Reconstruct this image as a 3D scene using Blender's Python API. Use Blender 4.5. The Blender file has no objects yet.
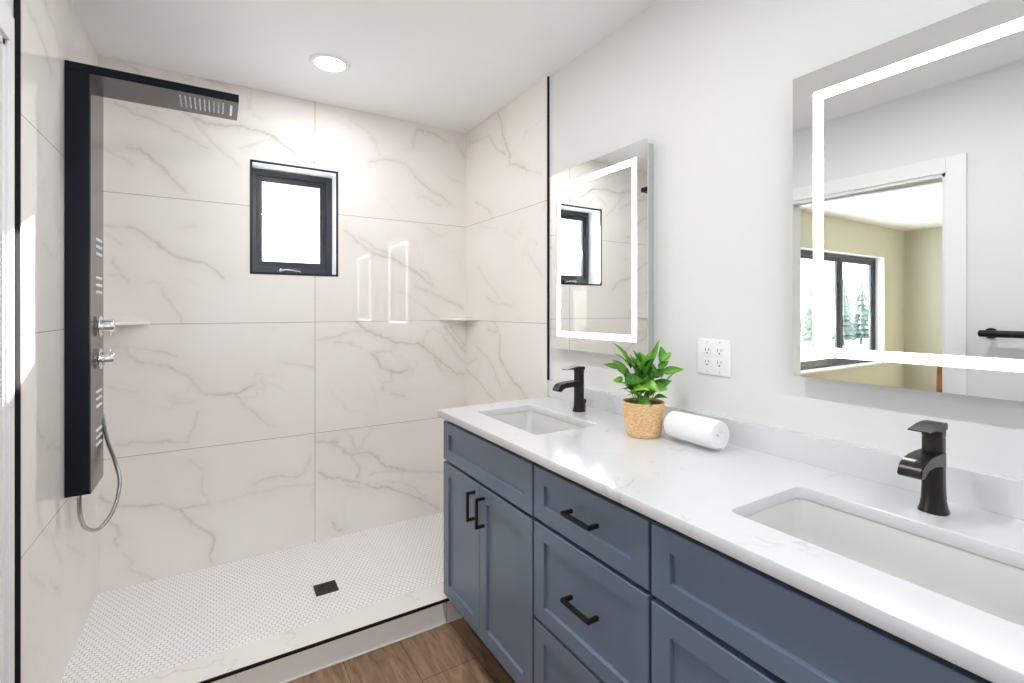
import bpy, bmesh, math, random
import numpy as np
from mathutils import Vector, Matrix

C = bpy.context.scene.collection
sc = bpy.context.scene
PI = math.pi

# ------------------------------------------------------------------ camera
cam_d = bpy.data.cameras.new('camera'); cam = bpy.data.objects.new('camera', cam_d); C.objects.link(cam)
cam.location = (0, 0, 1.36)
cam.rotation_euler = (PI/2, 0, -0.5497)
cam_d.sensor_width = 36.0
cam_d.lens = 482.47/1024*36.0
cam_d.shift_y = -(341.5-309.42)/1024
cam_d.clip_start = 0.02
sc.camera = cam

# ------------------------------------------------------------------ world, sun, exposure
EXPOSURE = 2.10
CAN = 58.0
STRIP = 2.3
SKY = 1.8
SUN = 10.0
w = bpy.data.worlds.new('sky'); sc.world = w; w.use_nodes = True
nt = w.node_tree; bg = nt.nodes['Background']
bg.inputs['Color'].default_value = (0.86, 0.93, 1.0, 1); bg.inputs['Strength'].default_value = SKY
sd = bpy.data.lights.new('sun', 'SUN'); sd.energy = SUN; sd.angle = math.radians(0.6); sd.color = (1.0, 0.95, 0.88)
so = bpy.data.objects.new('sun', sd); C.objects.link(so)
so.rotation_euler = Vector((-0.69, -1.0, -0.405)).to_track_quat('-Z', 'Y').to_euler()
so.location = (3, 8, 5)
sc.view_settings.view_transform = 'Standard'; sc.view_settings.look = 'None'
sc.view_settings.gamma = 1.0; sc.view_settings.use_curve_mapping = False
sc.view_settings.exposure = EXPOSURE
sc.cycles.max_bounces = 12; sc.cycles.diffuse_bounces = 6; sc.cycles.glossy_bounces = 6
sc.cycles.transparent_max_bounces = 12
sc.cycles.caustics_reflective = False; sc.cycles.caustics_refractive = False
sc.cycles.sample_clamp_indirect = 4.0

def portal(name, loc, rot, sx, sy):
    l = bpy.data.lights.new(name, 'AREA'); l.shape = 'RECTANGLE'; l.size = sx; l.size_y = sy
    l.cycles.is_portal = True
    o = bpy.data.objects.new(name, l); C.objects.link(o); o.location = loc; o.rotation_euler = rot
# daylight arrives through these windows; the rear-wall ones are added for fill
portal('sky_portal', (0.366, 3.06, 1.84), (-PI/2, 0, 0), 0.40, 0.56)
portal('sky_portal', (-3.6, 3.2, 1.35), (-PI/2, 0, 0), 3.4, 1.6)
portal('sky_portal', (0.40, -1.68, 1.45), (PI/2, 0, 0), 1.5, 1.4)
portal('sky_portal', (-3.3, -1.68, 1.35), (PI/2, 0, 0), 3.6, 1.7)

# ------------------------------------------------------------------ materials
def srgb(r, g, b):
    f = lambda c: (c/255/12.92) if c/255 <= 0.04045 else ((c/255+0.055)/1.055)**2.4
    return (f(r), f(g), f(b), 1)

def mat(name, col, rough=0.5, metal=0.0, spec=0.5, coat=0.0, emit=None, es=0.0, noise=0.0, nscale=40, bump=0.0, bscale=200, sheen=0):
    m = bpy.data.materials.new(name); m.use_nodes = True
    n = m.node_tree.nodes; l = m.node_tree.links; p = n['Principled BSDF']
    p.inputs['Base Color'].default_value = col
    p.inputs['Roughness'].default_value = rough; p.inputs['Metallic'].default_value = metal
    p.inputs['Specular IOR Level'].default_value = spec; p.inputs['Coat Weight'].default_value = coat
    p.inputs['Sheen Weight'].default_value = sheen
    if emit: p.inputs['Emission Color'].default_value = emit; p.inputs['Emission Strength'].default_value = es
    tc = n.new('ShaderNodeTexCoord')
    if noise:
        t = n.new('ShaderNodeTexNoise'); t.inputs['Scale'].default_value = nscale; t.inputs['Detail'].default_value = 4
        l.new(tc.outputs['Object'], t.inputs['Vector'])
        mr = n.new('ShaderNodeMapRange'); mr.inputs['From Min'].default_value = 0.3; mr.inputs['From Max'].default_value = 0.7
        mr.inputs['To Min'].default_value = 1-noise; mr.inputs['To Max'].default_value = 1+noise
        l.new(t.outputs['Fac'], mr.inputs['Value'])
        mx = n.new('ShaderNodeMix'); mx.data_type = 'RGBA'; mx.blend_type = 'MULTIPLY'; mx.inputs['Factor'].default_value = 1
        mx.inputs['A'].default_value = col; l.new(mr.outputs['Result'], mx.inputs['B']); l.new(mx.outputs['Result'], p.inputs['Base Color'])
    if bump:
        t = n.new('ShaderNodeTexNoise'); t.inputs['Scale'].default_value = bscale; t.inputs['Detail'].default_value = 3
        l.new(tc.outputs['Object'], t.inputs['Vector'])
        b = n.new('ShaderNodeBump'); b.inputs['Strength'].default_value = bump; b.inputs['Distance'].default_value = 0.002
        l.new(t.outputs['Fac'], b.inputs['Height']); l.new(b.outputs['Normal'], p.inputs['Normal'])
    return m

M = {}
M['paint'] = mat('wall_paint', srgb(229,229,228), 0.6, bump=0.06, bscale=260, spec=0.25)
M['ceiling'] = mat('ceiling_paint', srgb(244,244,244), 0.75, spec=0.2, bump=0.04, bscale=200)
M['beige'] = mat('beige_paint', srgb(214,213,196), 0.7, spec=0.2)
M['trimwhite'] = mat('white_trim_paint', srgb(238,238,238), 0.35)
M['cab'] = mat('slate_blue_lacquer', srgb(100,114,135), 0.33, spec=0.45, noise=0.03, nscale=6)
M['cabin'] = mat('carcass_gap_shade', srgb(24,32,46), 0.5)  # cabinet blue darkened: shade of door gaps and toe space put into the colour
M['black'] = mat('matte_black_metal', srgb(26,25,25), 0.36, metal=0.4, spec=0.5)
M['bronze'] = mat('dark_bronze_metal', srgb(38,35,33), 0.28, metal=0.55, spec=0.6)
M['blacktrim'] = mat('black_edge_profile', srgb(12,14,16), 0.32, metal=0.3)
M['navy'] = mat('gloss_black_panel', srgb(9,17,28), 0.3, spec=0.22)
M['panelface'] = mat('smoked_panel_face', srgb(80,79,77), 0.2, metal=0.3, spec=0.5)
M['chrome'] = mat('chrome', (0.86, 0.87, 0.88, 1), 0.07, metal=1.0)
M['steel'] = mat('brushed_steel_hose', (0.46, 0.47, 0.48, 1), 0.25, metal=1.0)
M['ceramic'] = mat('white_ceramic', srgb(214,213,210), 0.08, spec=0.5, coat=0.4)
M['nozzle'] = mat('white_rubber_nozzle', srgb(235,235,235), 0.4)
M['plate'] = mat('white_plastic', srgb(240,241,243), 0.3)
M['slot'] = mat('slot_shadow', srgb(60,60,62), 0.6)
M['frame'] = mat('dark_window_frame', srgb(44,47,54), 0.3, spec=0.5)
M['towel'] = mat('white_terry', srgb(246,246,247), 0.95, bump=0.8, bscale=420, spec=0.1, sheen=0.4)
M['soil'] = mat('potting_soil', srgb(70,48,34), 0.95, bump=1.0, bscale=150, noise=0.3, nscale=120)
M['led'] = mat('frosted_light_strip', (1,1,1,1), 0.5, emit=(0.97, 0.99, 1.0, 1), es=STRIP)
M['lens'] = mat('light_diffuser', (1,1,1,1), 0.5, emit=(0.955, 0.98, 1.0, 1), es=CAN)
M['lens_low'] = mat('dimmed_light_diffuser', (1,1,1,1), 0.5, emit=(0.955, 0.98, 1.0, 1), es=CAN*0.66)
M['alu'] = mat('mirror_chassis', srgb(205,208,206), 0.4, metal=0.3)
M['wood_post'] = mat('warm_wood', srgb(176,120,78), 0.45, noise=0.2, nscale=14)
M['snow'] = mat('snowy_ground', srgb(236,240,246), 0.8, noise=0.05, nscale=0.6)
M['conifer'] = mat('conifer_needles', srgb(92,104,98), 0.9, noise=0.3, nscale=3)
M['bark'] = mat('bark', srgb(90,74,62), 0.9)
M['house'] = mat('house_siding', srgb(206,190,170), 0.8, noise=0.05, nscale=2)
M['roof'] = mat('snowy_roof', srgb(226,230,238), 0.8)
M['mirror'] = mat('mirror_silver', (0.93, 0.95, 0.93, 1), 0.0, metal=1.0)
M['stem'] = mat('green_stem', srgb(116,150,70), 0.5)

def glass_mat(tint=(0.95, 0.97, 0.97, 1)):
    m = bpy.data.materials.new('window_glass'); m.use_nodes = True
    n = m.node_tree.nodes; l = m.node_tree.links; n.clear()
    o = n.new('ShaderNodeOutputMaterial'); mx = n.new('ShaderNodeMixShader')
    t = n.new('ShaderNodeBsdfTransparent'); t.inputs['Color'].default_value = tint
    g = n.new('ShaderNodeBsdfGlossy'); g.inputs['Roughness'].default_value = 0.02
    mx.inputs[0].default_value = 0.05
    l.new(t.outputs[0], mx.inputs[1]); l.new(g.outputs[0], mx.inputs[2]); l.new(mx.outputs[0], o.inputs[0])
    return m
M['glass'] = glass_mat()
M['tinted_glass'] = glass_mat((0.42, 0.43, 0.44, 1))  # thins the daylight of the added rear-wall windows
M['shelf'] = mat('cream_marble_shelf', srgb(240,236,228), 0.15, noise=0.03, nscale=20)

def tile_mat():                       # colour comes from the stone pattern laid on each tile sheet
    m = bpy.data.materials.new('polished_marble_tile'); m.use_nodes = True
    n = m.node_tree.nodes; l = m.node_tree.links; p = n['Principled BSDF']
    a = n.new('ShaderNodeAttribute'); a.attribute_name = 'stone'
    l.new(a.outputs['Color'], p.inputs['Base Color'])
    p.inputs['Roughness'].default_value = 0.02; p.inputs['Specular IOR Level'].default_value = 0.5
    return m
M['tile'] = tile_mat()

def stone_mat(name, base, vein, vs, lo, hi, rough, spec=0.5, dist=0.6):
    m = bpy.data.materials.new(name); m.use_nodes = True
    n = m.node_tree.nodes; l = m.node_tree.links; p = n['Principled BSDF']
    tc = n.new('ShaderNodeTexCoord')
    nz = n.new('ShaderNodeTexNoise'); nz.inputs['Scale'].default_value = vs; nz.inputs['Detail'].default_value = 6; nz.inputs['Distortion'].default_value = dist
    l.new(tc.outputs['Object'], nz.inputs['Vector'])
    s = n.new('ShaderNodeMath'); s.operation = 'SUBTRACT'; s.inputs[1].default_value = 0.5; l.new(nz.outputs['Fac'], s.inputs[0])
    ab = n.new('ShaderNodeMath'); ab.operation = 'ABSOLUTE'; l.new(s.outputs[0], ab.inputs[0])
    mr = n.new('ShaderNodeMapRange'); mr.inputs['From Min'].default_value = 0; mr.inputs['From Max'].default_value = 0.014
    mr.inputs['To Min'].default_value = 1; mr.inputs['To Max'].default_value = 0; l.new(ab.outputs[0], mr.inputs['Value'])
    n2 = n.new('ShaderNodeTexNoise'); n2.inputs['Scale'].default_value = vs*1.7; n2.inputs['Detail'].default_value = 2
    l.new(tc.outputs['Object'], n2.inputs['Vector'])
    m2 = n.new('ShaderNodeMapRange'); m2.inputs['From Min'].default_value = lo; m2.inputs['From Max'].default_value = hi; l.new(n2.outputs['Fac'], m2.inputs['Value'])
    mu = n.new('ShaderNodeMath'); mu.operation = 'MULTIPLY'; l.new(mr.outputs[0], mu.inputs[0]); l.new(m2.outputs[0], mu.inputs[1])
    mx = n.new('ShaderNodeMix'); mx.data_type = 'RGBA'; mx.inputs['A'].default_value = base; mx.inputs['B'].default_value = vein
    l.new(mu.outputs[0], mx.inputs['Factor']); l.new(mx.outputs['Result'], p.inputs['Base Color'])
    p.inputs['Roughness'].default_value = rough; p.inputs['Specular IOR Level'].default_value = spec
    return m
M['quartz'] = stone_mat('white_quartz', srgb(218,218,220), srgb(197,198,202), 4.5, 0.5, 0.66, 0.12)
M['curbstone'] = stone_mat('curb_tile', srgb(238,235,230), srgb(214,207,198), 3.0, 0.45, 0.65, 0.1)

def penny_mat():
    m = bpy.data.materials.new('penny_round_mosaic'); m.use_nodes = True
    n = m.node_tree.nodes; l = m.node_tree.links; p = n['Principled BSDF']
    P = 0.0215
    tc = n.new('ShaderNodeTexCoord')
    def vm(op, a, b=None, sc_=None):
        v = n.new('ShaderNodeVectorMath'); v.operation = op
        if hasattr(a, 'links'): l.new(a, v.inputs[0])
        else: v.inputs[0].default_value = a
        if b is not None:
            if hasattr(b, 'links'): l.new(b, v.inputs[1])
            else: v.inputs[1].default_value = b
        return v
    cell = (P, P*math.sqrt(3), 1.0)
    half = (P/2, P*math.sqrt(3)/2, 0.0)
    flat = vm('MULTIPLY', tc.outputs['Object'], (1, 1, 0)).outputs[0]
    flat = vm('ADD', flat, (100*P, 200*P, 0)).outputs[0]
    d = []
    for off in ((0, 0, 0), half):
        a = vm('ADD', flat, off).outputs[0]
        b = vm('MODULO', a, cell).outputs[0]
        c = vm('SUBTRACT', b, half).outputs[0]
        d.append(vm('LENGTH', c).outputs['Value'])
    mn = n.new('ShaderNodeMath'); mn.operation = 'MINIMUM'; l.new(d[0], mn.inputs[0]); l.new(d[1], mn.inputs[1])
    mr = n.new('ShaderNodeMapRange'); mr.inputs['From Min'].default_value = P*0.445; mr.inputs['From Max'].default_value = P*0.485
    l.new(mn.outputs[0], mr.inputs['Value'])
    mx = n.new('ShaderNodeMix'); mx.data_type = 'RGBA'; mx.inputs['A'].default_value = srgb(248,247,246); mx.inputs['B'].default_value = srgb(194,191,187)
    l.new(mr.outputs[0], mx.inputs['Factor']); l.new(mx.outputs['Result'], p.inputs['Base Color'])
    p.inputs['Roughness'].default_value = 0.3
    inv = n.new('ShaderNodeMath'); inv.operation = 'SUBTRACT'; inv.inputs[0].default_value = 1; l.new(mr.outputs[0], inv.inputs[1])
    b = n.new('ShaderNodeBump'); b.inputs['Strength'].default_value = 0.3; b.inputs['Distance'].default_value = 0.001
    l.new(inv.outputs[0], b.inputs['Height']); l.new(b.outputs['Normal'], p.inputs['Normal'])
    return m
M['penny'] = penny_mat()

def wood_floor_mat():
    m = bpy.data.materials.new('oak_plank_floor'); m.use_nodes = True
    n = m.node_tree.nodes; l = m.node_tree.links; p = n['Principled BSDF']
    tc = n.new('ShaderNodeTexCoord'); mp = n.new('ShaderNodeMapping')
    mp.inputs['Rotation'].default_value = (0, 0, PI/2); mp.inputs['Location'].default_value = (1.68, 0.033, 0)
    l.new(tc.outputs['Object'], mp.inputs['Vector'])
    br = n.new('ShaderNodeTexBrick'); br.inputs['Scale'].default_value = 1.0
    br.inputs['Brick Width'].default_value = 1.2; br.inputs['Row Height'].default_value = 0.225
    br.inputs['Mortar Size'].default_value = 0.0012; br.offset = 0.37; br.inputs['Bias'].default_value = 0
    br.inputs['Color1'].default_value = srgb(156,124,96); br.inputs['Color2'].default_value = srgb(138,108,84); br.inputs['Mortar'].default_value = srgb(60,42,32)
    l.new(mp.outputs[0], br.inputs['Vector'])
    m2 = n.new('ShaderNodeMapping'); m2.inputs['Scale'].default_value = (12, 1.5, 1); l.new(tc.outputs['Object'], m2.inputs['Vector'])
    nz = n.new('ShaderNodeTexNoise'); nz.inputs['Scale'].default_value = 1.9; nz.inputs['Detail'].default_value = 9; nz.inputs['Distortion'].default_value = 2.4
    l.new(m2.outputs[0], nz.inputs['Vector'])
    rp = n.new('ShaderNodeMapRange'); rp.inputs['From Min'].default_value = 0.3; rp.inputs['From Max'].default_value = 0.7
    rp.inputs['To Min'].default_value = 0.52; rp.inputs['To Max'].default_value = 1.3; l.new(nz.outputs['Fac'], rp.inputs['Value'])
    mx = n.new('ShaderNodeMix'); mx.data_type = 'RGBA'; mx.blend_type = 'MULTIPLY'; mx.inputs['Factor'].default_value = 1
    l.new(br.outputs['Color'], mx.inputs['A']); l.new(rp.outputs[0], mx.inputs['B']); l.new(mx.outputs['Result'], p.inputs['Base Color'])
    p.inputs['Roughness'].default_value = 0.42
    return m
M['wood'] = wood_floor_mat()

def basket_mat():
    m = bpy.data.materials.new('woven_straw'); m.use_nodes = True
    n = m.node_tree.nodes; l = m.node_tree.links; p = n['Principled BSDF']
    tc = n.new('ShaderNodeTexCoord')
    mp = n.new('ShaderNodeMapping'); mp.inputs['Scale'].default_value = (90, 90, 420); l.new(tc.outputs['Object'], mp.inputs['Vector'])
    nz = n.new('ShaderNodeTexNoise'); nz.inputs['Scale'].default_value = 1.0; nz.inputs['Detail'].default_value = 3; l.new(mp.outputs[0], nz.inputs['Vector'])
    rp = n.new('ShaderNodeValToRGB'); rp.color_ramp.elements[0].position = 0.32; rp.color_ramp.elements[0].color = srgb(205,158,106)
    rp.color_ramp.elements[1].position = 0.62; rp.color_ramp.elements[1].color = srgb(243,210,163)
    l.new(nz.outputs['Fac'], rp.inputs[0]); l.new(rp.outputs[0], p.inputs['Base Color']); p.inputs['Roughness'].default_value = 0.75
    b = n.new('ShaderNodeBump'); b.inputs['Strength'].default_value = 0.3; b.inputs['Distance'].default_value = 0.001
    l.new(nz.outputs['Fac'], b.inputs['Height']); l.new(b.outputs['Normal'], p.inputs['Normal'])
    return m
M['basket'] = basket_mat()

def leaf_mat():
    m = bpy.data.materials.new('glossy_green_leaf'); m.use_nodes = True
    n = m.node_tree.nodes; l = m.node_tree.links; p = n['Principled BSDF']
    a = n.new('ShaderNodeAttribute'); a.attribute_name = 'tint'
    l.new(a.outputs['Color'], p.inputs['Base Color']); p.inputs['Roughness'].default_value = 0.32
    p.inputs['Subsurface Weight'].default_value = 0.0
    tr = n.new('ShaderNodeBsdfTranslucent'); l.new(a.outputs['Color'], tr.inputs['Color'])
    mx = n.new('ShaderNodeMixShader'); mx.inputs[0].default_value = 0.22
    l.new(p.outputs[0], mx.inputs[1]); l.new(tr.outputs[0], mx.inputs[2]); l.new(mx.outputs[0], n['Material Output'].inputs['Surface'])
    return m
M['leaf'] = leaf_mat()

# ------------------------------------------------------------------ helpers
def smooth(me, ang=35):
    for p in me.polygons: p.use_smooth = True
    bm = bmesh.new(); bm.from_mesh(me)
    for e in bm.edges:
        if len(e.link_faces) == 2 and e.calc_face_angle(0) > math.radians(ang): e.smooth = False
    bm.to_mesh(me); bm.free()

def parent_keep(o, p):
    o.parent = p; o.matrix_parent_inverse = Matrix.Translation(-p.location)

def obj(name, bm, m, parent=None, sm=False, label=None):
    me = bpy.data.meshes.new(name); bmesh.ops.recalc_face_normals(bm, faces=bm.faces); bm.to_mesh(me); bm.free()
    if m is not None: me.materials.append(m)
    if sm: smooth(me)
    o = bpy.data.objects.new(name, me); C.objects.link(o)
    if parent: parent_keep(o, parent)
    if label: o['label'] = label
    return o

def thing(name, label, cat, loc, group=None):
    o = bpy.data.objects.new(name, None); C.objects.link(o); o.location = loc; o.empty_display_size = 0.05
    o['label'] = label; o['category'] = cat
    if group: o['group'] = group
    return o

def tag(o, label, cat, group=None):
    o['label'] = label; o['category'] = cat
    if group: o['group'] = group
    return o

def struct_empty(name, loc):
    o = bpy.data.objects.new(name, None); C.objects.link(o); o.location = loc; o['kind'] = 'structure'; return o

def struct(name, bm, m, parent=None):
    o = obj(name, bm, m, parent)
    if not parent: o['kind'] = 'structure'
    return o

def box(bm, x0, x1, y0, y1, z0, z1, bev=0.0, seg=2):
    vs = [bm.verts.new((x, y, z)) for x in (x0, x1) for y in (y0, y1) for z in (z0, z1)]
    f = [(0,1,3,2),(4,6,7,5),(0,4,5,1),(2,3,7,6),(0,2,6,4),(1,5,7,3)]
    fs = [bm.faces.new([vs[i] for i in q]) for q in f]
    if bev:
        es = list({e for q in fs for e in q.edges})
        bmesh.ops.bevel(bm, geom=es, offset=bev, segments=seg, profile=0.6, affect='EDGES')
    return bm

def B(*a, **k):
    bm = bmesh.new(); box(bm, *a, **k); return bm

def BB(*lst, bev=0.0):
    bm = bmesh.new()
    for a in lst: box(bm, *a, bev=bev)
    return bm

def cyl(bm, p0, p1, r0, r1=None, seg=24, caps=True):
    r1 = r0 if r1 is None else r1
    p0 = Vector(p0); p1 = Vector(p1); q = (p1-p0).to_track_quat('Z', 'Y')
    a = []; b = []
    for i in range(seg):
        t = 2*PI*i/seg; d = q @ Vector((math.cos(t), math.sin(t), 0))
        a.append(bm.verts.new(p0+d*r0)); b.append(bm.verts.new(p1+d*r1))
    for i in range(seg):
        bm.faces.new((a[i], a[(i+1)%seg], b[(i+1)%seg], b[i]))
    if caps: bm.faces.new(a[::-1]); bm.faces.new(b)
    return bm

def lathe(bm, prof, org=(0,0,0), axis=(0,0,1), seg=32):
    o = Vector(org); q = Vector(axis).to_track_quat('Z', 'Y'); rings = []
    for r, h in prof:
        if r < 1e-6: rings.append([bm.verts.new(o+q@Vector((0,0,h)))])
        else: rings.append([bm.verts.new(o+q@Vector((r*math.cos(2*PI*i/seg), r*math.sin(2*PI*i/seg), h))) for i in range(seg)])
    for A, Bq in zip(rings, rings[1:]):
        for i in range(seg):
            j = (i+1) % seg
            f = [A[0], Bq[i], Bq[j]] if len(A) == 1 else ([A[i], A[j], Bq[0]] if len(Bq) == 1 else [A[i], A[j], Bq[j], Bq[i]])
            if len(A) == 1 and len(Bq) == 1: continue
            bm.faces.new(f)
    return bm

def tube(bm, pts, r, seg=10, caps=True):
    pts = [Vector(p) for p in pts]; rings = []; up = Vector((0, 0, 1)); prev = None
    for i, p in enumerate(pts):
        t = (pts[min(i+1, len(pts)-1)]-pts[max(i-1, 0)]).normalized()
        if prev is None: n = t.orthogonal().normalized()
        else: n = (prev-t*prev.dot(t)).normalized()
        prev = n; b = t.cross(n); rr = r[i] if isinstance(r, (list, tuple)) else r
        rings.append([bm.verts.new(p+(n*math.cos(2*PI*k/seg)+b*math.sin(2*PI*k/seg))*rr) for k in range(seg)])
    for A, Bq in zip(rings, rings[1:]):
        for k in range(seg): bm.faces.new((A[k], A[(k+1)%seg], Bq[(k+1)%seg], Bq[k]))
    if caps: bm.faces.new(rings[0][::-1]); bm.faces.new(rings[-1])
    return bm

def spline(pts, n=8):
    P = [Vector(p) for p in pts]; P = [2*P[0]-P[1]]+P+[2*P[-1]-P[-2]]; out = []
    for i in range(1, len(P)-2):
        for k in range(n):
            t = k/n; a, b, c, d = P[i-1:i+3]
            out.append(0.5*((2*b)+(c-a)*t+(2*a-5*b+4*c-d)*t*t+(3*b-a-3*c+d)*t**3))
    out.append(P[-2]); return out

def rrect(cx, cy, hx, hy, r, n=5):
    out = []
    for sx, sy, a0 in ((1,1,0), (-1,1,90), (-1,-1,180), (1,-1,270)):
        for k in range(n+1):
            a = math.radians(a0+90*k/n)
            out.append((cx+sx*(hx-r)+r*math.cos(a), cy+sy*(hy-r)+r*math.sin(a)))
    return out

def loft(bm, loops, close0=False, close1=False):
    R = [[bm.verts.new(p) for p in L] for L in loops]
    for A, Bq in zip(R, R[1:]):
        n = len(A)
        for i in range(n): bm.faces.new((A[i], A[(i+1)%n], Bq[(i+1)%n], Bq[i]))
    if close0: bm.faces.new(R[0][::-1])
    if close1: bm.faces.new(R[-1])
    return R

def holed(name, outer, holes, depth, bev, m, parent=None, to_world=None, label=None, sm=False):
    # flat plate with holes: outline drawn in a local plane, given thickness, then placed by to_world
    cu = bpy.data.curves.new(name, 'CURVE'); cu.dimensions = '2D'; cu.fill_mode = 'BOTH'
    cu.extrude = depth/2-bev; cu.bevel_depth = bev; cu.bevel_resolution = 1; cu.offset = -bev
    for L in [outer]+holes:
        s = cu.splines.new('POLY'); s.points.add(len(L)-1); s.use_cyclic_u = True
        for i, (x, y) in enumerate(L): s.points[i].co = (x, y, 0, 1)
    t = bpy.data.objects.new(name, cu); C.objects.link(t)
    bpy.context.view_layer.update()
    dg = bpy.context.evaluated_depsgraph_get()
    me = bpy.data.meshes.new_from_object(t.evaluated_get(dg)); me.name = name
    bpy.data.objects.remove(t); bpy.data.curves.remove(cu)
    me.transform(to_world)
    me.materials.clear(); me.materials.append(m)
    if sm: smooth(me)
    o = bpy.data.objects.new(name, me); C.objects.link(o)
    if parent: parent_keep(o, parent)
    if label: o['label'] = label
    return o

def prism(bm, prof, y0, y1, plane='xz'):
    # profile polygon in x,z pushed along y
    a = [bm.verts.new((x, y0, z)) for x, z in prof]; b = [bm.verts.new((x, y1, z)) for x, z in prof]
    n = len(prof)
    for i in range(n): bm.faces.new((a[i], a[(i+1)%n], b[(i+1)%n], b[i]))
    bm.faces.new(a[::-1]); bm.faces.new(b)
    return bm

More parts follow.
